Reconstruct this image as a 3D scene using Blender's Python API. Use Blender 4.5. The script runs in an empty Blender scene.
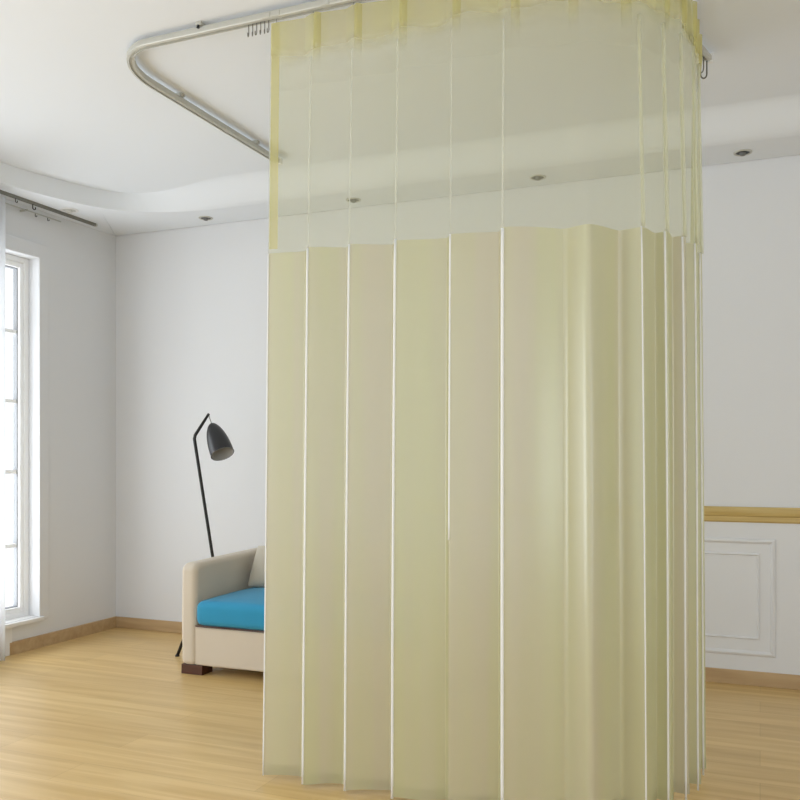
import bpy, bmesh, math, random
from mathutils import Vector, Matrix, noise
random.seed(4)
C = bpy.context.scene.collection
R = math.radians
H_SOF, H_CEIL = 2.70, 2.81
XL, YB, XR, YF = -4.12, 4.87, 3.2, -1.6

# ------------------------------------------------------------------ materials
def srgb(r, g, b):
    f = lambda c: (c/255/12.92) if c/255 <= .04045 else ((c/255+.055)/1.055)**2.4
    return (f(r), f(g), f(b), 1)
def mat(name, col, rough=.6, metal=0.0, bump=0, bscale=60, var=0, vscale=3, spec=.5, sheen=0):
    m = bpy.data.materials.new(name); m.use_nodes = True
    nt = m.node_tree; b = nt.nodes['Principled BSDF']
    b.inputs['Base Color'].default_value = col
    b.inputs['Roughness'].default_value = rough
    b.inputs['Metallic'].default_value = metal
    b.inputs['Specular IOR Level'].default_value = spec
    b.inputs['Sheen Weight'].default_value = sheen
    tc = nt.nodes.new('ShaderNodeTexCoord')
    if var:
        n = nt.nodes.new('ShaderNodeTexNoise'); n.inputs['Scale'].default_value = vscale
        nt.links.new(tc.outputs['Object'], n.inputs['Vector'])
        mx = nt.nodes.new('ShaderNodeMix'); mx.data_type = 'RGBA'
        mx.inputs[6].default_value = col
        mx.inputs[7].default_value = tuple(c*(1-var) for c in col[:3])+(1,)
        nt.links.new(n.outputs['Fac'], mx.inputs[0]); nt.links.new(mx.outputs[2], b.inputs['Base Color'])
    if bump:
        n = nt.nodes.new('ShaderNodeTexNoise'); n.inputs['Scale'].default_value = bscale; n.inputs['Detail'].default_value = 4
        nt.links.new(tc.outputs['Object'], n.inputs['Vector'])
        bp = nt.nodes.new('ShaderNodeBump'); bp.inputs['Strength'].default_value = bump; bp.inputs['Distance'].default_value = .004
        nt.links.new(n.outputs['Fac'], bp.inputs['Height']); nt.links.new(bp.outputs['Normal'], b.inputs['Normal'])
    return m

def wood_mat(name, a, b_, planks, rough=.35, scale=1.0):
    m = bpy.data.materials.new(name); m.use_nodes = True
    nt = m.node_tree; L = nt.links.new; b = nt.nodes['Principled BSDF']
    b.inputs['Roughness'].default_value = rough
    tc = nt.nodes.new('ShaderNodeTexCoord')
    mp = nt.nodes.new('ShaderNodeMapping'); mp.inputs['Scale'].default_value = (.8*scale, 13*scale, 13*scale)
    L(tc.outputs['Object'], mp.inputs['Vector'])
    n = nt.nodes.new('ShaderNodeTexNoise'); n.inputs['Scale'].default_value = 1.6; n.inputs['Detail'].default_value = 5; n.inputs['Distortion'].default_value = .7
    L(mp.outputs[0], n.inputs['Vector'])
    rp = nt.nodes.new('ShaderNodeValToRGB'); rp.color_ramp.elements[0].position = .32; rp.color_ramp.elements[1].position = .66
    rp.color_ramp.elements[0].color = b_; rp.color_ramp.elements[1].color = a
    L(n.outputs['Fac'], rp.inputs[0])
    last = rp.outputs[0]
    if planks:
        br = nt.nodes.new('ShaderNodeTexBrick'); br.inputs['Scale'].default_value = 1
        br.inputs['Brick Width'].default_value = 1.2; br.inputs['Row Height'].default_value = .19
        br.inputs['Mortar Size'].default_value = .0012; br.offset = .37
        br.inputs['Color1'].default_value = (1, 1, 1, 1); br.inputs['Color2'].default_value = (.9, .885, .86, 1)
        br.inputs['Mortar'].default_value = (.78, .74, .68, 1)
        L(tc.outputs['Object'], br.inputs['Vector'])
        mx = nt.nodes.new('ShaderNodeMix'); mx.data_type = 'RGBA'; mx.blend_type = 'MULTIPLY'; mx.inputs[0].default_value = 1
        L(last, mx.inputs[6]); L(br.outputs['Color'], mx.inputs[7]); last = mx.outputs[2]
    L(last, b.inputs['Base Color'])
    return m

def fabric_mat(name, col, col2, opacity, trans=.5, vscale=7.0, gloss=.05, fade=None, tint=(1, 1, 1, 1)):
    """thin cloth: diffuse + translucent, let through by a transparent share; a soft change of tint in vertical bands"""
    m = bpy.data.materials.new(name); m.use_nodes = True
    nt = m.node_tree; L = nt.links.new
    nt.nodes.remove(nt.nodes['Principled BSDF']); out = nt.nodes['Material Output']
    tc = nt.nodes.new('ShaderNodeTexCoord')
    mp = nt.nodes.new('ShaderNodeMapping'); mp.inputs['Scale'].default_value = (vscale, vscale, .25)
    L(tc.outputs['Object'], mp.inputs['Vector'])
    n = nt.nodes.new('ShaderNodeTexNoise'); n.inputs['Scale'].default_value = 1; n.inputs['Detail'].default_value = 2
    L(mp.outputs[0], n.inputs['Vector'])
    rp = nt.nodes.new('ShaderNodeValToRGB'); rp.color_ramp.elements[0].position = .35; rp.color_ramp.elements[1].position = .65
    rp.color_ramp.elements[0].color = col; rp.color_ramp.elements[1].color = col2
    L(n.outputs['Fac'], rp.inputs[0])
    d = nt.nodes.new('ShaderNodeBsdfDiffuse'); t = nt.nodes.new('ShaderNodeBsdfTranslucent')
    L(rp.outputs[0], d.inputs[0]); L(rp.outputs[0], t.inputs[0])
    a = nt.nodes.new('ShaderNodeMixShader'); a.inputs[0].default_value = trans
    L(d.outputs[0], a.inputs[1]); L(t.outputs[0], a.inputs[2])
    last = a.outputs[0]
    gl = nt.nodes.new('ShaderNodeBsdfGlossy'); gl.inputs['Roughness'].default_value = .3
    g = nt.nodes.new('ShaderNodeMixShader'); g.inputs[0].default_value = gloss
    L(last, g.inputs[1]); L(gl.outputs[0], g.inputs[2]); last = g.outputs[0]
    if fade:
        sp = nt.nodes.new('ShaderNodeSeparateXYZ'); L(tc.outputs['Object'], sp.inputs[0])
        nz = nt.nodes.new('ShaderNodeTexNoise'); nz.inputs['Scale'].default_value = 5; L(tc.outputs['Object'], nz.inputs['Vector'])
        ad = nt.nodes.new('ShaderNodeMath'); ad.operation = 'MULTIPLY_ADD'; ad.inputs[1].default_value = .10
        L(nz.outputs['Fac'], ad.inputs[0]); L(sp.outputs['Z'], ad.inputs[2])
        mr = nt.nodes.new('ShaderNodeMapRange'); mr.inputs['From Min'].default_value = fade[0]; mr.inputs['From Max'].default_value = fade[1]
        mr.inputs['To Max'].default_value = opacity; mr.interpolation_type = 'SMOOTHSTEP'; L(ad.outputs[0], mr.inputs['Value'])
        tr = nt.nodes.new('ShaderNodeBsdfTransparent'); x = nt.nodes.new('ShaderNodeMixShader')
        L(mr.outputs[0], x.inputs[0]); L(tr.outputs[0], x.inputs[1]); L(last, x.inputs[2]); last = x.outputs[0]
    elif opacity < 1:
        tr = nt.nodes.new('ShaderNodeBsdfTransparent'); tr.inputs[0].default_value = tint
        x = nt.nodes.new('ShaderNodeMixShader'); x.inputs[0].default_value = opacity
        L(tr.outputs[0], x.inputs[1]); L(last, x.inputs[2]); last = x.outputs[0]
    L(last, out.inputs[0])
    return m

M = {}
M['wall'] = mat('wall_paint', srgb(226, 227, 229), .8, bump=.05, bscale=120, var=.02, vscale=.7)
M['ceil'] = mat('ceiling_paint', srgb(232, 236, 241), .85, bump=.03, bscale=120)
M['white'] = mat('white_lacquer', srgb(236, 236, 236), .4, var=.02)
M['wains'] = mat('wainscot_paint', srgb(225, 226, 228), .5, var=.02)
M['pvc'] = mat('window_frame_white', srgb(252, 252, 252), .35, var=.01)
M['gasket'] = mat('window_gasket', srgb(150, 152, 155), .6, var=.05)
M['floor'] = wood_mat('laminate_floor', srgb(230, 198, 138), srgb(212, 176, 112), True, .33)
M['base'] = wood_mat('baseboard_wood', srgb(196, 168, 128), srgb(180, 150, 110), False, .45)
M['rail'] = wood_mat('chair_rail_wood', srgb(208, 184, 122), srgb(190, 162, 98), False, .4, 1.6)
M['alu'] = mat('white_aluminium', srgb(196, 195, 186), .4, .25, var=.04, vscale=9)
M['aludark'] = mat('grey_aluminium', srgb(128, 127, 118), .5, .25, var=.04)
M['steel'] = mat('hook_metal', srgb(120, 118, 112), .35, .8, var=.05)
M['darkhook'] = mat('black_plastic', srgb(34, 34, 34), .5, var=.05)
M['black'] = mat('black_metal', srgb(18, 18, 20), .42, var=.05)
M['shadeblk'] = mat('black_shade_lacquer', srgb(36, 36, 39), .38, var=.05)
M['shadein'] = mat('shade_inner_grey', srgb(190, 190, 190), .6, var=.03)
M['sofa'] = mat('beige_upholstery', srgb(214, 202, 184), .9, bump=.25, bscale=300, var=.04, vscale=4, sheen=.2)
M['sofa2'] = mat('beige_pillow_cloth', srgb(205, 196, 178), .9, bump=.25, bscale=300, var=.04, sheen=.2)
M['blue'] = mat('blue_upholstery', srgb(40, 148, 190), .85, bump=.2, bscale=300, var=.08, vscale=5, sheen=.15)
M['foot'] = mat('dark_stained_wood', srgb(84, 48, 34), .45, bump=.1, bscale=40, var=.2, vscale=20)
M['lampin'] = mat('downlight_reflector', srgb(38, 38, 38), .4, .2, var=.1)
M['bulb'] = mat('dim_bulb_glass', srgb(110, 110, 108), .3, var=.05)
M['frost'] = mat('frosted_lens', srgb(205, 205, 200), .4, var=.02)
M['cloth'] = fabric_mat('yellow_curtain_cloth', srgb(207, 206, 161), srgb(209, 202, 172), .97, .35, vscale=11, gloss=.12)
M['mesh'] = fabric_mat('sheer_net', srgb(212, 210, 168), srgb(214, 210, 178), .26, .4, tint=(.93, .93, .84, 1))
M['head'] = fabric_mat('yellow_header_cloth', srgb(218, 211, 150), srgb(214, 206, 164), .62, .4, fade=(2.625, 2.725))
M['tab'] = fabric_mat('yellow_pleat_cloth', srgb(216, 209, 138), srgb(216, 208, 140), .6, .4, fade=(2.60, 2.73))
M['hemm'] = fabric_mat('yellow_side_hem', srgb(222, 212, 132), srgb(224, 214, 150), .55, .4)
M['edge'] = fabric_mat('fold_highlight_white', srgb(250, 250, 248), srgb(253, 253, 251), 1, .15)  # white colour stands in for light on the fold ridges
M['fold2'] = fabric_mat('cream_net_fold', srgb(236, 236, 212), srgb(232, 232, 208), .5, .4)
M['edge2'] = fabric_mat('net_highlight_white', srgb(240, 240, 230), srgb(244, 244, 236), .5, .4)  # same painted highlight, thinner, where the ridges cross the net
M['drape'] = fabric_mat('white_voile', srgb(244, 246, 248), srgb(238, 240, 242), .6, .6)
g = bpy.data.materials.new('window_glass'); g.use_nodes = True; nt = g.node_tree
nt.nodes.remove(nt.nodes['Principled BSDF'])
tr = nt.nodes.new('ShaderNodeBsdfTransparent'); gs = nt.nodes.new('ShaderNodeBsdfGlossy'); gs.inputs['Roughness'].default_value = .02
mx = nt.nodes.new('ShaderNodeMixShader'); mx.inputs[0].default_value = .05
nt.links.new(tr.outputs[0], mx.inputs[1]); nt.links.new(gs.outputs[0], mx.inputs[2])
nt.links.new(mx.outputs[0], nt.nodes['Material Output'].inputs[0]); M['glass'] = g

# ------------------------------------------------------------------ helpers
def obj(name, bm, m, parent=None, smooth=False, bevel=0, seg=3, subd=0):
    bmesh.ops.recalc_face_normals(bm, faces=bm.faces)
    me = bpy.data.meshes.new(name); bm.to_mesh(me); bm.free()
    o = bpy.data.objects.new(name, me); C.objects.link(o)
    for mm in (m if isinstance(m, (list, tuple)) else [m]): me.materials.append(mm)
    if parent: o.parent = parent
    if smooth:
        for p in me.polygons: p.use_smooth = True
    if bevel:
        md = o.modifiers.new('bevel', 'BEVEL'); md.width = bevel; md.segments = seg; md.limit_method = 'ANGLE'
        for p in me.polygons: p.use_smooth = True
        wn = o.modifiers.new('wn', 'WEIGHTED_NORMAL'); wn.keep_sharp = True
    if subd:
        md = o.modifiers.new('sub', 'SUBSURF'); md.levels = subd; md.render_levels = subd
    return o
def bx(bm, x0, x1, y0, y1, z0, z1):
    v = [bm.verts.new(p) for p in ((x0,y0,z0),(x1,y0,z0),(x1,y1,z0),(x0,y1,z0),(x0,y0,z1),(x1,y0,z1),(x1,y1,z1),(x0,y1,z1))]
    for f in ((0,3,2,1),(4,5,6,7),(0,1,5,4),(1,2,6,5),(2,3,7,6),(3,0,4,7)): bm.faces.new([v[i] for i in f])
    return v
def box(*a):
    bm = bmesh.new(); bx(bm, *a); return bm
def tube(bm, pts, r, n=10, cap=True):
    """tube through pts; r a number or a list"""
    pts = [Vector(p) for p in pts]; rings = []
    up = None
    for i, p in enumerate(pts):
        d = ((pts[min(i+1, len(pts)-1)]-p).normalized()+(p-pts[max(i-1, 0)]).normalized()).normalized()
        if up is None:
            up = Vector((0,0,1)) if abs(d.z) < .9 else Vector((1,0,0))
        a = d.cross(up).normalized(); b = a.cross(d).normalized(); up = b
        rr = r[i] if isinstance(r, (list, tuple)) else r
        rings.append([bm.verts.new(p+(a*math.cos(t)+b*math.sin(t))*rr) for t in [2*math.pi*k/n for k in range(n)]])
    for A, B in zip(rings, rings[1:]):
        for k in range(n): bm.faces.new((A[k], A[(k+1)%n], B[(k+1)%n], B[k]))
    if cap: bm.faces.new(rings[0][::-1]); bm.faces.new(rings[-1])
def lathe(bm, prof, n=32, mtx=Matrix()):
    rings = []
    for r, z in prof:
        rings.append([bm.verts.new(mtx @ Vector((r*math.cos(2*math.pi*k/n), r*math.sin(2*math.pi*k/n), z))) for k in range(n)])
    for A, B in zip(rings, rings[1:]):
        for k in range(n): bm.faces.new((A[k], A[(k+1)%n], B[(k+1)%n], B[k]))
    return rings
def sweep(bm, path, prof, closed=True, cap=True):
    """profile (outward, up) swept along a plan path [(x,y,z)]"""
    rings = []
    for i, p in enumerate(path):
        p = Vector(p); a = Vector(path[max(i-1,0)]); b = Vector(path[min(i+1,len(path)-1)])
        d = (b-a).normalized(); n = Vector((d.y, -d.x, 0))
        rings.append([bm.verts.new(p+n*u+Vector((0,0,w))) for u, w in prof])
    k = len(prof)
    for A, B in zip(rings, rings[1:]):
        for j in range(k if closed else k-1): bm.faces.new((A[j], A[(j+1)%k], B[(j+1)%k], B[j]))
    if cap and closed: bm.faces.new(rings[0][::-1]); bm.faces.new(rings[-1])
def empty(name, loc, label=None, cat=None, group=None, kind=None):
    o = bpy.data.objects.new(name, None); C.objects.link(o); o.location = loc; o.empty_display_size = .1
    tag(o, label, cat, group, kind); return o
def tag(o, label=None, cat=None, group=None, kind=None):
    if label: o['label'] = label
    if cat: o['category'] = cat
    if group: o['group'] = group
    if kind: o['kind'] = kind
    return o
def copy_tree(o, parent=None):
    c = o.copy(); C.objects.link(c); c.parent = parent
    for ch in o.children: copy_tree(ch, c)
    return c

# ------------------------------------------------------------------ setting
def struct(name, bm, m, label, cat, **k):
    return tag(obj(name, bm, m, **k), label, cat, kind='structure')
struct('floor', box(XL-.14, XR, YF, YB+.15, -.1, 0), M['floor'], 'pale oak laminate floor running across the whole room', 'floor')
struct('wall_back', box(XL-.14, XR, YB, YB+.15, 0, 2.95), M['wall'], 'plain off-white wall behind the sofa and curtain', 'wall')
WY0, WY1, WZ0, WZ1 = 2.30, 4.164, .19, 2.40
bm = bmesh.new()
bx(bm, XL-.14, XL, WY1, YB, 0, 2.95); bx(bm, XL-.14, XL, 1.4, WY0, 0, 2.95); bx(bm, XL-.14, XL, YF, -1.3, 0, 2.95); bx(bm, XL-.14, XL, -1.3, 1.4, 0, WZ0); bx(bm, XL-.14, XL, -1.3, 1.4, WZ1, 2.95)
bx(bm, XL-.14, XL, WY0, WY1, 0, WZ0); bx(bm, XL-.14, XL, WY0, WY1, WZ1, 2.95)
struct('wall_left', bm, M['wall'], 'off-white side wall with the tall bright window', 'wall')
struct('ceiling', box(XL-.14, XR, YF, YB+.15, H_CEIL, 2.95), M['ceil'], 'flat white main ceiling carrying the curved curtain rail', 'ceiling')

bm = bmesh.new(); bx(bm, XR, XR+.14, YF, -1.2, 0, 2.95); bx(bm, XR, XR+.14, 2.0, YB+.15, 0, 2.95); bx(bm, XR, XR+.14, -1.2, 2.0, 0, .4); bx(bm, XR, XR+.14, -1.2, 2.0, 2.3, 2.95)
struct('added_wall_right', bm, M['wall'], 'unseen off-white side wall opposite the window, added to shape the light', 'wall')  # out of view, added to keep side light off the ceiling border

# dropped border with a curved inner edge
def catmull(P, n=10):
    out = []
    P = [P[0]]+P+[P[-1]]
    for i in range(1, len(P)-2):
        a, b, c, d = [Vector(q) for q in P[i-1:i+3]]
        for k in range(n):
            t = k/n
            out.append(.5*((2*b)+(-a+c)*t+(2*a-5*b+4*c-d)*t*t+(-a+3*b-3*c+d)*t**3))
    out.append(Vector(P[-2])); return out
edge = catmull([(-3.96,YF,0),(-3.95,2.2,0),(-3.935,3.1,0),(-3.905,3.66,0),(-3.85,3.97,0),(-3.74,4.27,0),(-3.57,4.44,0),(-3.30,4.54,0),(-2.9,4.57,0),(-1.5,4.57,0),(XR,4.57,0)])
bm = bmesh.new()
outer = []
for p in edge:
    if p.y < 4.27: outer.append(Vector((XL, min(YB, p.y+(.0 if p.y < 3.6 else (p.y-3.6)*.9)), 0)))
    else: outer.append(None)
n0 = sum(o is not None for o in outer)
for i, p in enumerate(edge):
    if outer[i] is None:
        t = min(1, (i-n0)/max(1, 20)); outer[i] = Vector((XL+(p.x-XL)*t if t < 1 else p.x, YB-.007, 0))
ri = []
for p, q in zip(edge, outer):
    w_ = max(0, min(1, (p.x+3.75)/.9)); w_ = w_*w_*(3-2*w_)
    col = [bm.verts.new((q.x, q.y, H_SOF)), bm.verts.new((p.x, p.y, H_SOF))]
    for t in (.1, .2, .35, .5, .65, .8, .9, 1):      # the cove: steep along the window wall, shallow along the back wall
        z = H_SOF+(H_CEIL+.001-H_SOF)*(t*(1-w_)+t*t*(3-2*t)*w_)
        col.append(bm.verts.new((p.x+.012*t, p.y-.24*w_*t, z)))
    col.append(bm.verts.new((p.x+.012, p.y-.24*w_, H_CEIL+.01))); col.append(bm.verts.new((q.x, q.y, H_CEIL+.01)))
    ri.append(col)
for A, B in zip(ri, ri[1:]):
    for j in range(len(A)):
        f = bm.faces.new((A[j], A[(j+1)%len(A)], B[(j+1)%len(A)], B[j])); f.smooth = 1 <= j <= 8
    for j in (1, 9): bm.edges.get((A[j], B[j])).smooth = False
bm.faces.new(ri[0][::-1]); bm.faces.new(ri[-1])
bmesh.ops.remove_doubles(bm, verts=bm.verts, dist=1e-5)
struct('trim_1', bm, M['ceil'], 'lowered white ceiling border with a curved inner edge', 'ceiling border')

struct('baseboard_back', box(XL, XR, YB-.014, YB, 0, .075), M['base'], 'light brown wooden baseboard along the back wall', 'baseboard', bevel=.003)
bm = bmesh.new(); sweep(bm, [(XL, 3.93, 0), (XL, YB, 0)], [(0,0),(.014,0),(.014,.072),(.010,.075),(0,.075)])
struct('baseboard_left', bm, M['base'], 'light brown wooden baseboard along the window wall', 'baseboard')
# chair rail and wainscot panels
pr = [(0,.838),(.012,.838),(.018,.846),(.018,.868),(.026,.874),(.030,.890),(.030,.910),(.024,.918),(0,.918)]
bm = bmesh.new(); sweep(bm, [(-1.9, YB, 0), (XR, YB, 0)], pr)
struct('trim_2', bm, M['rail'], 'honey coloured wooden chair rail on the back wall right of the curtain', 'chair rail')
def moulding(bm, x0, x1, z0, z1, w, d):
    a = [(0,0),(w*.25,d*.8),(w*.55,d),(w*.8,d*.55),(w,0)]
    for (i0, d0), (i1, d1) in zip(a, a[1:]):
        P = lambda i, dd: [bm.verts.new((x, YB-.006-dd, z)) for x, z in ((x0+i,z0+i),(x1-i,z0+i),(x1-i,z1-i),(x0+i,z1-i))]
        A, B = P(i0, d0), P(i1, d1)
        for k in range(4): bm.faces.new((A[k], A[(k+1)%4], B[(k+1)%4], B[k]))
wn = struct('trim_3', box(-1.9, XR, YB-.008, YB, .075, .84), M['wains'], 'white painted wainscot below the chair rail', 'wainscot')
for x1 in (-.874, .076, 1.15):
    bm = bmesh.new()
    moulding(bm, x1-.83, x1, .15, .757, .030, .013)
    moulding(bm, x1-.755, x1-.076, .235, .682, .016, .009)
    o = obj('panel_moulding', bm, M['wains'], wn)

# ------------------------------------------------------------------ window
w = empty('window_1', (XL-.1, (WY0+WY1)/2, WZ0), 'tall white framed window with horizontal glazing bars on the left wall', 'window', kind='structure')
def wpart(name, bm, m, **k):
    bm.transform(Matrix.Translation(-w.location)); return obj(name, bm, m, w, **k)
def ring_box(bm, y0, y1, z0, z1, wd, x0, x1):
    bx(bm, x0, x1, y0, y0+wd, z0, z1); bx(bm, x0, x1, y1-wd, y1, z0, z1)
    bx(bm, x0, x1, y0+wd, y1-wd, z0, z0+wd); bx(bm, x0, x1, y0+wd, y1-wd, z1-wd, z1)
bm = bmesh.new(); ring_box(bm, WY0, WY1, WZ0, WZ1, .035, XL-.135, XL-.075)
wpart('window_frame', bm, M['pvc'], bevel=.004)
bm = bmesh.new()
bx(bm, XL, XL+.012, WY1, WY1+.074, WZ0-.02, WZ1+.087); bx(bm, XL, XL+.016, WY0-.074, WY0, WZ0-.02, WZ1+.087); bx(bm, XL, XL+.016, WY0, WY1, WZ1, WZ1+.087)
wpart('casing', bm, M['wains'], bevel=.003)
bm = bmesh.new(); bx(bm, XL+.0, XL+.03, WY0-.02, WY1+.02, WZ0-.022, WZ0); bx(bm, XL-.13, XL, WY0+.001, WY1-.001, WZ0-.0, WZ0+.004)
wpart('window_sill', bm, M['white'], bevel=.003)
bm = bmesh.new(); bx(bm, XL, XL+.012, WY0, 3.95, 0, WZ0-.022)
wpart('apron_panel', bm, M['white'], bevel=.002)
zs = [.632, 1.084, 1.516, 1.943]
for (a, b) in ((WY0+.035, 3.205), (3.245, WY1-.035)):
    bm = bmesh.new(); ring_box(bm, a, b, WZ0+.035, WZ1-.035, .03, XL-.115, XL-.08)
    s = wpart('sash', bm, M['pvc'], bevel=.003)
    def sub(name, bm, m, **k):
        bm.transform(Matrix.Translation(-w.location)); return obj(name, bm, m, s, **k)
    bm = bmesh.new(); ring_box(bm, a+.03, b-.03, WZ0+.065, WZ1-.065, .006, XL-.13, XL-.1)
    sub('gasket', bm, M['gasket'])
    for z in zs:
        bm = bmesh.new(); bx(bm, XL-.135, XL-.103, a+.03, b-.03, z-.012, z+.012)
        sub('glazing_bar', bm, M['pvc'], bevel=.002)
    sub('window_pane', box(XL-.122, XL-.118, a+.03, b-.03, WZ0+.065, WZ1-.065), M['glass'])
bm = bmesh.new(); bx(bm, XL-.15, XL-.085, 3.205, 3.245, WZ0+.035, WZ1-.035)
wpart('mullion', bm, M['pvc'], bevel=.003)
bpy.context.view_layer.update()

w = empty('added_window_2', (XL-.1, .05, WZ0), 'unseen second white framed window on the left wall, added to let in light', 'window', kind='structure')  # added out of view as an opening for extra light
bm = bmesh.new(); ring_box(bm, -1.3, 1.4, WZ0, WZ1, .05, XL-.135, XL-.075); bx(bm, XL-.135, XL-.075, .02, .07, WZ0+.05, WZ1-.05)
wpart('window_frame', bm, M['pvc'], bevel=.004)
bm = bmesh.new(); ring_box(bm, -1.374, 1.474, WZ0-.074, WZ1+.074, .074, XL, XL+.016)
wpart('casing', bm, M['white'], bevel=.003)
wpart('window_pane', box(XL-.12, XL-.116, -1.25, 1.35, WZ0+.05, WZ1-.05), M['glass'])

w = empty('added_window_3', (XR+.1, .4, .4), 'unseen wide white framed window on the right wall, added to let in light', 'window', kind='structure')  # added out of view to brighten the right side
bm = bmesh.new(); ring_box(bm, -1.2, 2.0, .4, 2.3, .05, XR+.075, XR+.135); bx(bm, XR+.075, XR+.135, .37, .43, .45, 2.25)
wpart('window_frame', bm, M['pvc'], bevel=.004)
bm = bmesh.new(); ring_box(bm, -1.274, 2.074, .326, 2.374, .074, XR-.016, XR)
wpart('casing', bm, M['white'], bevel=.003)
wpart('window_pane', box(XR+.116, XR+.12, -1.15, 1.95, .45, 2.25), M['glass'])

# ------------------------------------------------------------------ window curtain track, hooks and voile
t = empty('window_curtain_track', (-4.03, 3.2, 2.69), 'pale double curtain track under the ceiling border above the window', 'curtain track')
def tp(par, name, bm, m, **k):
    bm.transform(Matrix.Translation(-Vector(par.location))); return obj(name, bm, m, par, **k)
bm = bmesh.new(); sweep(bm, [(-4.02, 1.6, 2.678), (-4.02, 4.55, 2.678)], [(-.010,.022),(-.010,.006),(-.004,.006),(-.004,.012),(.004,.012),(.004,.006),(.010,.006),(.010,.022)])
tp(t, 'track', bm, M['aludark'])
bm = bmesh.new(); tube(bm, [(-4.07, 1.6, 2.655), (-4.07, 4.3, 2.655)], .004, 8)
tp(t, 'rod', bm, M['alu'], smooth=True)
for y in (2.2, 3.2, 4.02):
    tp(t, 'bracket', box(-4.12, -4.06, y-.005, y+.005, 2.649, 2.661), M['alu'], bevel=.003)
bm = bmesh.new(); bx(bm, -4.032, -4.008, 4.55, 4.562, 2.682, 2.70)
tp(t, 'end_cap', bm, M['alu'], bevel=.003)
def hook_bm(h=.045, r=.0022):
    bm = bmesh.new(); pts = [(0,0,0),(0,0,-.010)]
    for k in range(9):
        a = math.pi*k/8; pts.append((0, .009-.009*math.cos(a)+0, -h+.012-.012*math.sin(a)))
    pts.append((0, .018, -h+.022)); tube(bm, pts, r, 6); return bm
wh = tag(obj('curtain_glider', hook_bm(.04, .0035), M['darkhook'], smooth=True), 'black curtain glider nearest the left picture edge on the window track', 'curtain hook', 'gliders on the window curtain track')
wh.scale = (.7, .8, .6); wh.location = (-4.0, 3.87, 2.678)
for (y, lb, x, z) in ((4.0, 'larger black curtain glider, second along the window track from the voile', -4.0, 2.678),
                      (4.09, 'small dark glider on the thin rod above the top of the window casing', -4.07, 2.652),
                      (4.19, 'small dark glider nearest the corner end of the thin window rod', -4.07, 2.652)):
    c = wh.copy(); C.objects.link(c); c.location = (x, y, z); c['label'] = lb
    c.scale = (.9, 1.2, .75) if y == 4.0 else (.7, .7, .45)
# voile drape
bm = bmesh.new(); rows = []
for i in range(41):
    y = 3.2+(3.775-3.2)*i/40
    rows.append([bm.verts.new((-3.985+.022*math.sin(i*.95)*(1 if k else .8), y, z)) for k, z in enumerate((.015, 1.3, 2.655))])
for A, B in zip(rows, rows[1:]):
    for k in range(2): bm.faces.new((A[k], B[k], B[k+1], A[k+1]))
o = tag(obj('window_voile', bm, M['drape'], smooth=True), 'white sheer voile hanging in front of the window at the left edge', 'curtain')
md = o.modifiers.new('s', 'SOLIDIFY'); md.thickness = .0008

# ------------------------------------------------------------------ downlights
def downlight(r, inner):
    e = empty('downlight', (0,0,0))
    bm = bmesh.new(); lathe(bm, [(r*.72,-.001),(r*.76,-.005),(r*.95,-.005),(r,-.001),(r,.0)], 28); bm2 = bm
    obj('trim_ring', bm2, M['white'] if inner else M['alu'], e, smooth=True)
    bm = bmesh.new(); rr = lathe(bm, [(r*.74,-.002),(r*.6,.0-.0015),(r*.3,-.001)], 28); bm.faces.new(rr[-1])
    obj('reflector', bm, M['frost'] if inner else M['lampin'], e, smooth=True)
    bm = bmesh.new(); lathe(bm, [(r*.34,-.001),(r*.34,-.012),(r*.24,-.017),(.0005,-.018)], 20)
    obj('bulb', bm, M['frost'] if inner else M['bulb'], e, smooth=True)
    return e
d0 = downlight(.045, False)
spots = [(-3.27, 4.71, 'recessed downlight between the room corner and the curtain'),
         (-2.23, 4.71, 'recessed downlight seen through the net near its left side'),
         (-1.12, 4.71, 'recessed downlight seen through the middle of the net'),
         (-.08, 4.715, 'recessed downlight in the ceiling border right of the curtain')]
for i, (x, y, lb) in enumerate(spots):
    e = d0 if i == 0 else copy_tree(d0)
    e.location = (x, y, H_SOF-.0005); tag(e, lb, 'downlight', 'downlights along the back ceiling border')
e = downlight(.055, True); e.location = (-3.945, 4.24, H_SOF-.0005)
tag(e, 'round white ceiling spot above the window curtain track', 'downlight')

# ------------------------------------------------------------------ curtain rail
ZR = 2.765     # underside of the rail
YR = 2.78
def arc(cx, cy, r, a0, a1, n=14):
    return [(cx+r*math.cos(R(a0+(a1-a0)*k/n)), cy+r*math.sin(R(a0+(a1-a0)*k/n)), ZR) for k in range(n+1)]
rail_path = [(-2.42, 4.15, ZR), (-2.42, 3.6, ZR)]+[(-2.20+.22*math.cos(R(180+90*k/14)), YR+.32+.32*math.sin(R(180+90*k/14)), ZR) for k in range(15)]+[(-1.7, YR, ZR), (-1.2, YR, ZR)]+arc(-.765, YR+.52, .52, 270, 360)+[(-.245, 3.5, ZR), (-.225, 3.62, ZR), (-.195, 3.74, ZR)]
er = empty('curtain_rail', (-2.42, 4.15, ZR), 'white aluminium curved track fixed under the ceiling, bare at its left bend', 'curtain rail')
bm = bmesh.new(); sweep(bm, rail_path, [(-.015,.002),(-.006,0),(-.006,.006),(.006,.006),(.006,0),(.015,.002),(.017,.006),(.017,.020),(.010,.024),(.010,.030),(-.010,.030),(-.010,.024),(-.017,.020),(-.017,.006)])
tp(er, 'track', bm, M['alu'])
bm = bmesh.new(); sweep(bm, rail_path, [(-.0055,.0065),(.0055,.0065),(.0055,.009),(-.0055,.009)])
tp(er, 'slot', bm, M['aludark'])
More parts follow.
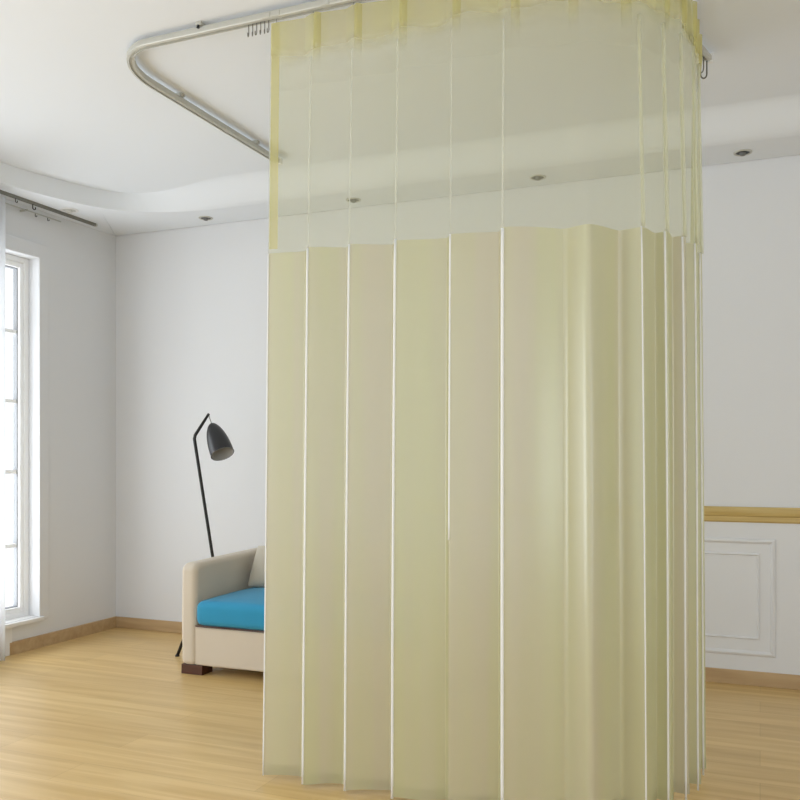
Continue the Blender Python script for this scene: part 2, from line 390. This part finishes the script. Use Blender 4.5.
# brackets up to the ceiling
for (x, y, a) in ((-2.42, 3.92, 0), (-2.42, 3.28, 0), (-1.95, YR, 1), (-1.35, YR, 1), (-.245, 3.45, 0)):
    bm = bmesh.new(); dx, dy = ((.022, .012) if a == 0 else (.012, .022))
    bx(bm, x-dx, x+dx, y-dy, y+dy, ZR+.029, H_CEIL)
    b_ = tp(er, 'ceiling_bracket', bm, M['alu'], bevel=.002)
    bm = bmesh.new(); sx = x-(.021 if a == 0 else 0); sy = y-(.021 if a else 0)
    bx(bm, sx-.004, sx+.004, sy-.004, sy+.004, ZR+.018, ZR+.030)
    o = tp(er, 'screw', bm, M['darkhook'])
for (x, y, a) in ((-2.42, 3.66, 0), (-1.66, YR, 1), (-1.62, YR, 1), (-1.42, YR, 1)):
    bm = bmesh.new(); dx, dy = ((.020, .03) if a == 0 else (.018, .020))
    bx(bm, x-dx, x+dx, y-dy, y+dy, ZR+.003, ZR+.021)
    tp(er, 'joint_sleeve', bm, M['alu'], bevel=.002)
for (x, y) in ((-2.42, 4.15), (-.195, 3.735)):
    bm = bmesh.new(); bx(bm, x-.021, x+.021, y-.004, y+.022, ZR-.003, ZR+.032)
    c_ = tp(er, 'end_cap', bm, M['white'], bevel=.003)

# ------------------------------------------------------------------ the long curtain
X0 = -1.645
S1 = (-.765-X0); RA = .52; S2 = S1+RA*math.pi/2; 
def path(s):
    if s < S1: return Vector((X0+s, YR, 0)), Vector((0, -1, 0))
    if s < S2:
        a = (s-S1)/RA - math.pi/2
        return Vector((-.765+RA*math.cos(a), YR+RA+RA*math.sin(a), 0)), Vector((math.cos(a), math.sin(a), 0))
    return Vector((-.245, YR+RA+(s-S2), 0)), Vector((1, 0, 0))
SE = S2+.34
# ridges: position along the curtain, depth of the return, extra sideways width of the return, softness, style
ridges = [(.169,.050,.010,.0022,1),(.329,.045,.009,.0022,1),(.502,.050,.010,.0025,1),(.695,.040,.010,.004,2),(.874,.050,.012,.0025,1),
          (1.124,.070,.034,.009,3),(1.290,.060,.018,.006,3),(1.395,.040,.006,.004,1),(1.49,.040,.006,.004,1),(1.60,.040,.006,.004,1),(1.75,.040,.006,.004,1)]
def raw(s):
    ks = [(0, .006)]
    for (r, dp, ex, sf, st) in ridges:
        p, n = path(r); v = (Vector((p.x, p.y, 0))).normalized()
        tang = Vector((-n.y, n.x, 0)); slant = -(v.dot(tang))/max(.25, -v.dot(n)) if v.dot(n) < 0 else 0
        lat = max(.006, dp*slant+ex) if st != 3 else ex+.02
        lat = min(lat, .06)
        ks += [(r-lat, -dp*.5), (r, dp*.5)]
    ks.append((SE, -.02))
    for (a, oa), (b, ob) in zip(ks, ks[1:]):
        if a <= s <= b:
            t = (s-a)/(b-a); return oa+(ob-oa)*(t if b-a < .065 else (t*.55+.45*(1-math.cos(math.pi*t))/2))
    return 0
def off(s, soft):
    return sum(raw(min(max(s+soft*k, 0), SE))*w_ for k, w_ in ((-1,.2),(-.5,.2),(0,.2),(.5,.2),(1,.2)))
smid = .9
def cpt(s, z, push=0):
    k = max(0, (2.75-z)/2.75)
    soft = .006
    for r in ridges:
        if abs(s-r[0]) < .06: soft = max(.0025, r[3])
    o = off(s, soft)*(.35+.65*min(1, k*3.0))*(1+.25*k)
    ss = smid+(s-smid)*(1+.035*k)
    ss = max(-.04, min(ss, SE+.06))
    p, n = path(ss if ss > 0 else 0)
    if ss < 0: p = p+Vector((ss, 0, 0))
    o += .010*noise.noise(Vector((s*3.1, z*.5, 2.0)))*k + .003*noise.noise(Vector((s*8, z*.4, 7)))*k
    e_ = max(0, min(1, (s-S1)/.4)); o += .035*k*e_+.028*e_*(1-k)
    q = p+n*(o+push); return Vector((q.x, q.y, z))
def samples(a, b):
    xs = set()
    n = int((b-a)/.012)
    for i in range(n+1): xs.add(round(a+(b-a)*i/n, 4))
    for r in ridges:
        for d in range(-26, 7):
            v = r[0]+d*.0025
            if a <= v <= b: xs.add(round(v, 4))
    return sorted(xs)
cur = empty('privacy_curtain', (-1.0, YR, 0), 'tall pale yellow pleated curtain with net top hanging from the ceiling rail', 'curtain')
def sheet(name, a, b, zf, m, rows, push=0, par=None):
    bm = bmesh.new(); cols = []
    for s in samples(a, b):
        z0, z1 = zf(s)
        cols.append([bm.verts.new(cpt(s, z0+(z1-z0)*k/rows, push)) for k in range(rows+1)])
    for A, B in zip(cols, cols[1:]):
        for k in range(rows): bm.faces.new((A[k], B[k], B[k+1], A[k+1]))
    bm.transform(Matrix.Translation(-Vector(cur.location)))
    o = obj(name, bm, m, par or cur, smooth=True)
    return o
ZH = lambda s: 2.605+.012*noise.noise(Vector((s*6, 0, 0)))
ZM = lambda s: 1.915+.004*math.sin(s*9)
ZB = lambda s: .012+.022*max(0, min(1, (s-S1)/.3))+.010*(noise.noise(Vector((s*9, 3, 0)))+.5)
ZT = 2.752
TOP = lambda s: ZT+.008*max(0, min(1, (s-S1)/.2))
sheet('header_band', 0, SE, lambda s: (2.50, TOP(s)), M['head'], 6, .002)
sheet('net_panel', 0, SE, lambda s: (ZM(s), ZT), M['mesh'], 8)
low = sheet('lower_panel', 0, SE, lambda s: (ZB(s), ZM(s)), M['cloth'], 14)
sheet('bottom_hem', 0, SE, lambda s: (ZB(s), ZB(s)+.035), M['cloth'], 1, .0015, low)
sheet('side_hem', 0.003, .034, lambda s: (1.93, ZT-.004), M['hemm'], 8, .0015)
# sewn pinch pleats in the header: narrow doubled folds
for s0 in [.17, .33, .50, .69, .89, 1.07, 1.24, 1.40, 1.50, 1.60, 1.72, 1.85]:
    bm = bmesh.new(); cols = []
    for k in range(9):
        f = k/8; s = s0+.022+(f-.5)*.028
        cols.append([bm.verts.new(cpt(s, z, .003+.012*math.sin(math.pi*f)*(1 if z > 2.64 else .4))) for z in (2.50, 2.60, 2.66, 2.71, TOP(s)-.002)])
    for A, B in zip(cols, cols[1:]):
        for k in range(4): bm.faces.new((A[k], B[k], B[k+1], A[k+1]))
    bm.transform(Matrix.Translation(-Vector(cur.location)))
    obj('pinch_pleat', bm, M['tab'], cur, smooth=True)
# white tubes paint the light caught on the ridges; cream ones are net folds
def fold_and_highlight(s, r0, z0, z1, m, name='fold_and_highlight', n=22):
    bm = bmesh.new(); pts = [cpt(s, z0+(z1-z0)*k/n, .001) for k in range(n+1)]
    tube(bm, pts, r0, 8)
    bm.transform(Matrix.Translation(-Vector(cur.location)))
    o = obj(name, bm, m, cur, smooth=True); o['label'] = 'thin white painted highlight along a curtain fold'; return o
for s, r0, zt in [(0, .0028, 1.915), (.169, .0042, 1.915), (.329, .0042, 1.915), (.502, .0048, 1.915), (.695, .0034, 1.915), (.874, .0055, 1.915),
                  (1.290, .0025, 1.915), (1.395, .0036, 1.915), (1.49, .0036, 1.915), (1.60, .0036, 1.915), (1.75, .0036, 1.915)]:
    fold_and_highlight(s, r0, .015 if s != .695 else .9, zt, M['edge'])
    fold_and_highlight(s, r0*.45, zt, 2.6, M['edge2'])

for s in (1.290, 1.395, 1.49, 1.60, 1.75):
    fold_and_highlight(s+.006, .0060, 1.915, 2.6, M['fold2'], 'net_fold')['label'] = 'cream fold in the net'

# hooks: bare ones left of the curtain, one per pleat along it
hk = tag(obj('curtain_hook', hook_bm(.05, .0022), M['steel'], smooth=True), 'x', 'curtain hook')
def put_hook(first, x, y, lb, grp, rz=0, sc=1):
    c = hk if first else hk.copy()
    if not first: C.objects.link(c)
    c.location = (x, y, ZR+.001); c.rotation_euler = (0, 0, rz); c.scale = (sc, sc, sc); c['label'] = lb; c['group'] = grp
names = ['bare metal hook farthest from the curtain on the rail', 'bare metal hook, second from the free end of the row beside the curtain', 'bare metal hook, third from the free end of the row beside the curtain',
         'bare metal hook, third before the curtain edge', 'bare metal hook, second before the curtain edge', 'bare metal hook on the rail right beside the curtain edge']
for i, nme in enumerate(names):
    put_hook(i == 0, -1.742+.017*i, YR, nme, 'bare hooks waiting on the rail', R(60+random.uniform(-25, 25)), .8)
for s0 in [.02, .17, .33, .50, .69, .89, 1.07, 1.24, 1.40, 1.50, 1.60, 1.72, 1.85]:
    p, n = path(s0)
    put_hook(False, p.x, p.y, 'metal hook holding the curtain header on the rail', 'hooks holding the curtain header', math.atan2(n.y, n.x), .5)
put_hook(False, -.208, 3.69, 'bare dark hook on the rail just past the right curtain edge', 'bare hooks at the right rail end', R(70), 1.2)
put_hook(False, -.198, 3.73, 'bare dark hook nearest the right end of the rail', 'bare hooks at the right rail end', R(110), 1.4)

# ------------------------------------------------------------------ sofa
SX0, SX1, SY0, SY1 = -2.912, -1.42, 3.95, 4.80
so = empty('sofa', ((SX0+SX1)/2, (SY0+SY1)/2, 0), 'beige two-seat sofa with blue seat cushions partly hidden by the curtain', 'sofa')
def extr(bm, prof, y_or_x, a, b, axis):
    """closed profile extruded along an axis: prof of (u, z)"""
    def P(u, z, t): return (t, u, z) if axis == 'x' else (u, t, z)
    A = [bm.verts.new(P(u, z, a)) for u, z in prof]; B = [bm.verts.new(P(u, z, b)) for u, z in prof]
    for k in range(len(prof)): bm.faces.new((A[k], A[(k+1)%len(prof)], B[(k+1)%len(prof)], B[k]))
    bm.faces.new(A[::-1]); bm.faces.new(B)
for sgn in (0, 1):
    bm = bmesh.new()
    # side profile (y, z): front edge rounded into the top
    pr = [(SY0, .05), (SY0+.001, .30), (SY0+.006, .50)]
    for k in range(6):
        a = R(180-90*k/5); pr.append((SY0+.056+.05*math.cos(a), .552+.048*math.sin(a)))
    pr += [(4.3, .607), (SY1-.05, .615), (SY1, .58), (SY1, .05)]
    x0, x1 = (SX0, SX0+.10) if sgn == 0 else (SX1-.10, SX1)
    extr(bm, pr, None, x0, x1, 'x')
    # slight outward belly of the outer side
    for v in bm.verts:
        if v.co.z < .1: v.co.x += (.006 if sgn == 0 and v.co.x < SX0+.05 else 0)
    tp(so, 'armrest', bm, M['sofa'], bevel=.038, seg=8)
tp(so, 'base', box(SX0+.085, SX1-.085, SY0+.012, SY1-.05, .052, .262), M['sofa'], bevel=.012, seg=4)
bm = bmesh.new(); extr(bm, [(4.60, .20), (4.66, .60), (4.70, .635), (4.77, .635), (4.80, .60), (4.80, .06), (4.60, .06)], None, SX0+.09, SX1-.09, 'x')
tp(so, 'backrest', bm, M['sofa'], bevel=.02, seg=4)
xm = (SX0+SX1)/2
def cushion(name, x0, x1, y0, y1, z0, z1, m, crown, par=so):
    bm = bmesh.new(); bx(bm, x0, x1, y0, y1, z0, z1)
    bmesh.ops.bevel(bm, geom=bm.edges[:], offset=.04, segments=5, profile=.55, affect='EDGES')
    bmesh.ops.subdivide_edges(bm, edges=[e for e in bm.edges if e.calc_length() > .1], cuts=8, use_grid_fill=True)
    for v in bm.verts:
        fx = 1-((v.co.x-(x0+x1)/2)/((x1-x0)/2))**2; fy = 1-((v.co.y-(y0+y1)/2)/((y1-y0)/2))**2
        if v.co.z > (z0+z1)/2: v.co.z += crown*max(0, fx)*max(0, fy)
    return tp(par, name, bm, m, smooth=True)
cushion('seat_cushion', SX0+.102, xm-.003, SY0-.008, 4.60, .267, .400, M['blue'], .034)
cushion('seat_cushion', xm+.003, SX1-.102, SY0-.008, 4.60, .267, .400, M['blue'], .034)
# piping under the cushions
bm = bmesh.new(); tube(bm, [(SX0+.10, SY0+.006, .265), (SX1-.10, SY0+.006, .265)], .004, 8)
tp(so, 'piping', bm, M['foot'], smooth=True)
def pillow(x0, x1, name='back_cushion'):
    bm = bmesh.new(); n = 14; gr = {}
    w_, h_ = x1-x0, .27
    for sd in (1, -1):
        for i in range(n+1):
            for j in range(n+1):
                u, v = i/n*2-1, j/n*2-1
                th = .062*((1-abs(u)**3.2)*(1-abs(v)**3.2))**.5
                px = (u*(1-.03*(1-v*v)*0))*w_/2; pz = v*h_/2
                key = (i, j) if (i in (0, n) or j in (0, n)) else (i, j, sd)
                if key not in gr: gr[key] = bm.verts.new((px, -th*sd, pz))
    g_ = lambda i, j, sd: gr.get((i, j)) or gr[(i, j, sd)]
    for sd in (1, -1):
        for i in range(n):
            for j in range(n):
                bm.faces.new((g_(i,j,sd), g_(i+1,j,sd), g_(i+1,j+1,sd), g_(i,j+1,sd)))
    bm.transform(Matrix.Translation(((x0+x1)/2, 4.465, .532)) @ Matrix.Rotation(R(-27), 4, 'X'))
    return tp(so, name, bm, M['sofa2'], smooth=True, subd=1)
pillow(-2.785, -2.17); pillow(-2.145, -1.56)
for (x, y) in ((SX0+.002, SY0+.012), (SX1-.137, SY0+.012), (SX0+.002, SY1-.16), (SX1-.137, SY1-.16)):
    tp(so, 'foot', box(x, x+.135, y, y+.10, 0, .052), M['foot'], bevel=.003)

# ------------------------------------------------------------------ floor lamp
J = Vector((-3.0, 4.396, .564)); F2 = Vector((-2.96, 4.50, 0)); Bd = J+(J-F2)*1.29; Bd.x += .012
lp = empty('floor_lamp', (-3.0, 4.35, 0), 'black tripod floor lamp with bullet shade left of the sofa', 'floor lamp')
r_ = Vector((.925, .379, 0)); fw = Vector((-.379, .925, 0))
tip = Bd+r_*.086+Vector((0, 0, .135))
corner = [Bd+(J-Bd).normalized()*.03, Bd+(J-Bd).normalized()*.012, Bd+(tip-Bd).normalized()*.012, Bd+(tip-Bd).normalized()*.03]
bm = bmesh.new(); tube(bm, [F2, J]+corner+[tip], [.0092]*2+[.0095]*4+[.0075], 12)
tp(lp, 'pole', bm, M['black'], smooth=True)
for f in (Vector((-3.178, 4.29, 0)), Vector((-2.95, 4.18, 0))):
    bm = bmesh.new(); d = (f-J); tube(bm, [J, J+d*.5, f+Vector((0,0,.004))], [.009, .009, .0095], 10)
    lg = tp(lp, 'leg', bm, M['black'], smooth=True)
for f in (F2, Vector((-3.178, 4.29, 0)), Vector((-2.95, 4.18, 0))):
    bm = bmesh.new(); lathe(bm, [(.0005, 0), (.013, 0), (.013, .006), (.009, .012), (.0005, .013)], 14, Matrix.Translation(f))
    tp(lp, 'rubber_foot', bm, M['black'], smooth=True)
ax = (r_*.086 - fw*.095 + Vector((0,0,-.185))).normalized()
top = tip+r_*.014+Vector((0,0,-.054))
bm = bmesh.new(); tube(bm, [tip, tip+Vector((.003,0,-.02)), top+ax*.003], .0022, 8)
tp(lp, 'hanger', bm, M['steel'], smooth=True)
q = ax.to_track_quat('Z', 'Y').to_matrix().to_4x4(); mt = Matrix.Translation(top) @ q
LS = .218
prof = []
for k in range(17):
    t_ = k/16; prof.append((max(.0008, .067*(1-(1-min(1, t_*1.02))**2.3)**.62), t_*LS))
bm = bmesh.new(); lathe(bm, prof+[(prof[-1][0]+.001, LS+.002)], 36, mt)
sh = tp(lp, 'lamp_shade', bm, M['shadeblk'], smooth=True)
bm = bmesh.new(); lathe(bm, [(max(.0005, r-.003), z+.002) for r, z in prof], 36, mt)
o = obj('inner_lining', (bm.transform(Matrix.Translation(-lp.location)), bm)[1], M['shadein'], sh, smooth=True)
bm = bmesh.new(); lathe(bm, [(.0005, .135), (.016, .13), (.024, .11), (.018, .08), (.012, .06), (.012, .02)], 18, mt)
o = obj('bulb', (bm.transform(Matrix.Translation(-lp.location)), bm)[1], M['frost'], sh, smooth=True)

# ------------------------------------------------------------------ light
wd = bpy.data.worlds.new('World'); bpy.context.scene.world = wd; wd.use_nodes = True
nt = wd.node_tree; bg = nt.nodes['Background']
bg.inputs[0].default_value = (.91, .955, 1, 1); bg.inputs[1].default_value = 1.28
def area(loc, rot, sx, sy, p, col):
    l = bpy.data.lights.new('daylight', 'AREA'); l.shape = 'RECTANGLE'; l.size = sx; l.size_y = sy; l.energy = p; l.color = col
    o = bpy.data.objects.new('daylight', l); C.objects.link(o); o.location = loc; o.rotation_euler = rot
# daylight through the tall window, then two added lamps outside unseen windows
area((XL-.6, 3.1, 1.1), (0, R(-90-20), 0), 2.6, 2.2, 75, (.90, .955, 1))
area((XL-.6, .05, 1.1), (0, R(-90-20), 0), 2.6, 2.8, 105, (.90, .955, 1))  # added lamp outside the unseen second left window
area((XR+.6, .4, 1.0), (0, R(90+22), 0), 2.2, 3.2, 48, (.84, .93, 1))  # added cool lamp outside the unseen right window

# ------------------------------------------------------------------ camera
cam = bpy.data.cameras.new('camera'); co = bpy.data.objects.new('camera', cam); C.objects.link(co)
co.location = (0, 0, 1.175); co.rotation_euler = (R(90), 0, R(22.3))
cam.sensor_width = 36; cam.lens = 878/800*36; cam.shift_y = 57/800; cam.clip_start = .02
sc = bpy.context.scene; sc.camera = co
sc.view_settings.view_transform = 'Standard'; sc.view_settings.look = 'None'
sc.view_settings.gamma = 1; sc.view_settings.use_curve_mapping = False; sc.view_settings.exposure = .08
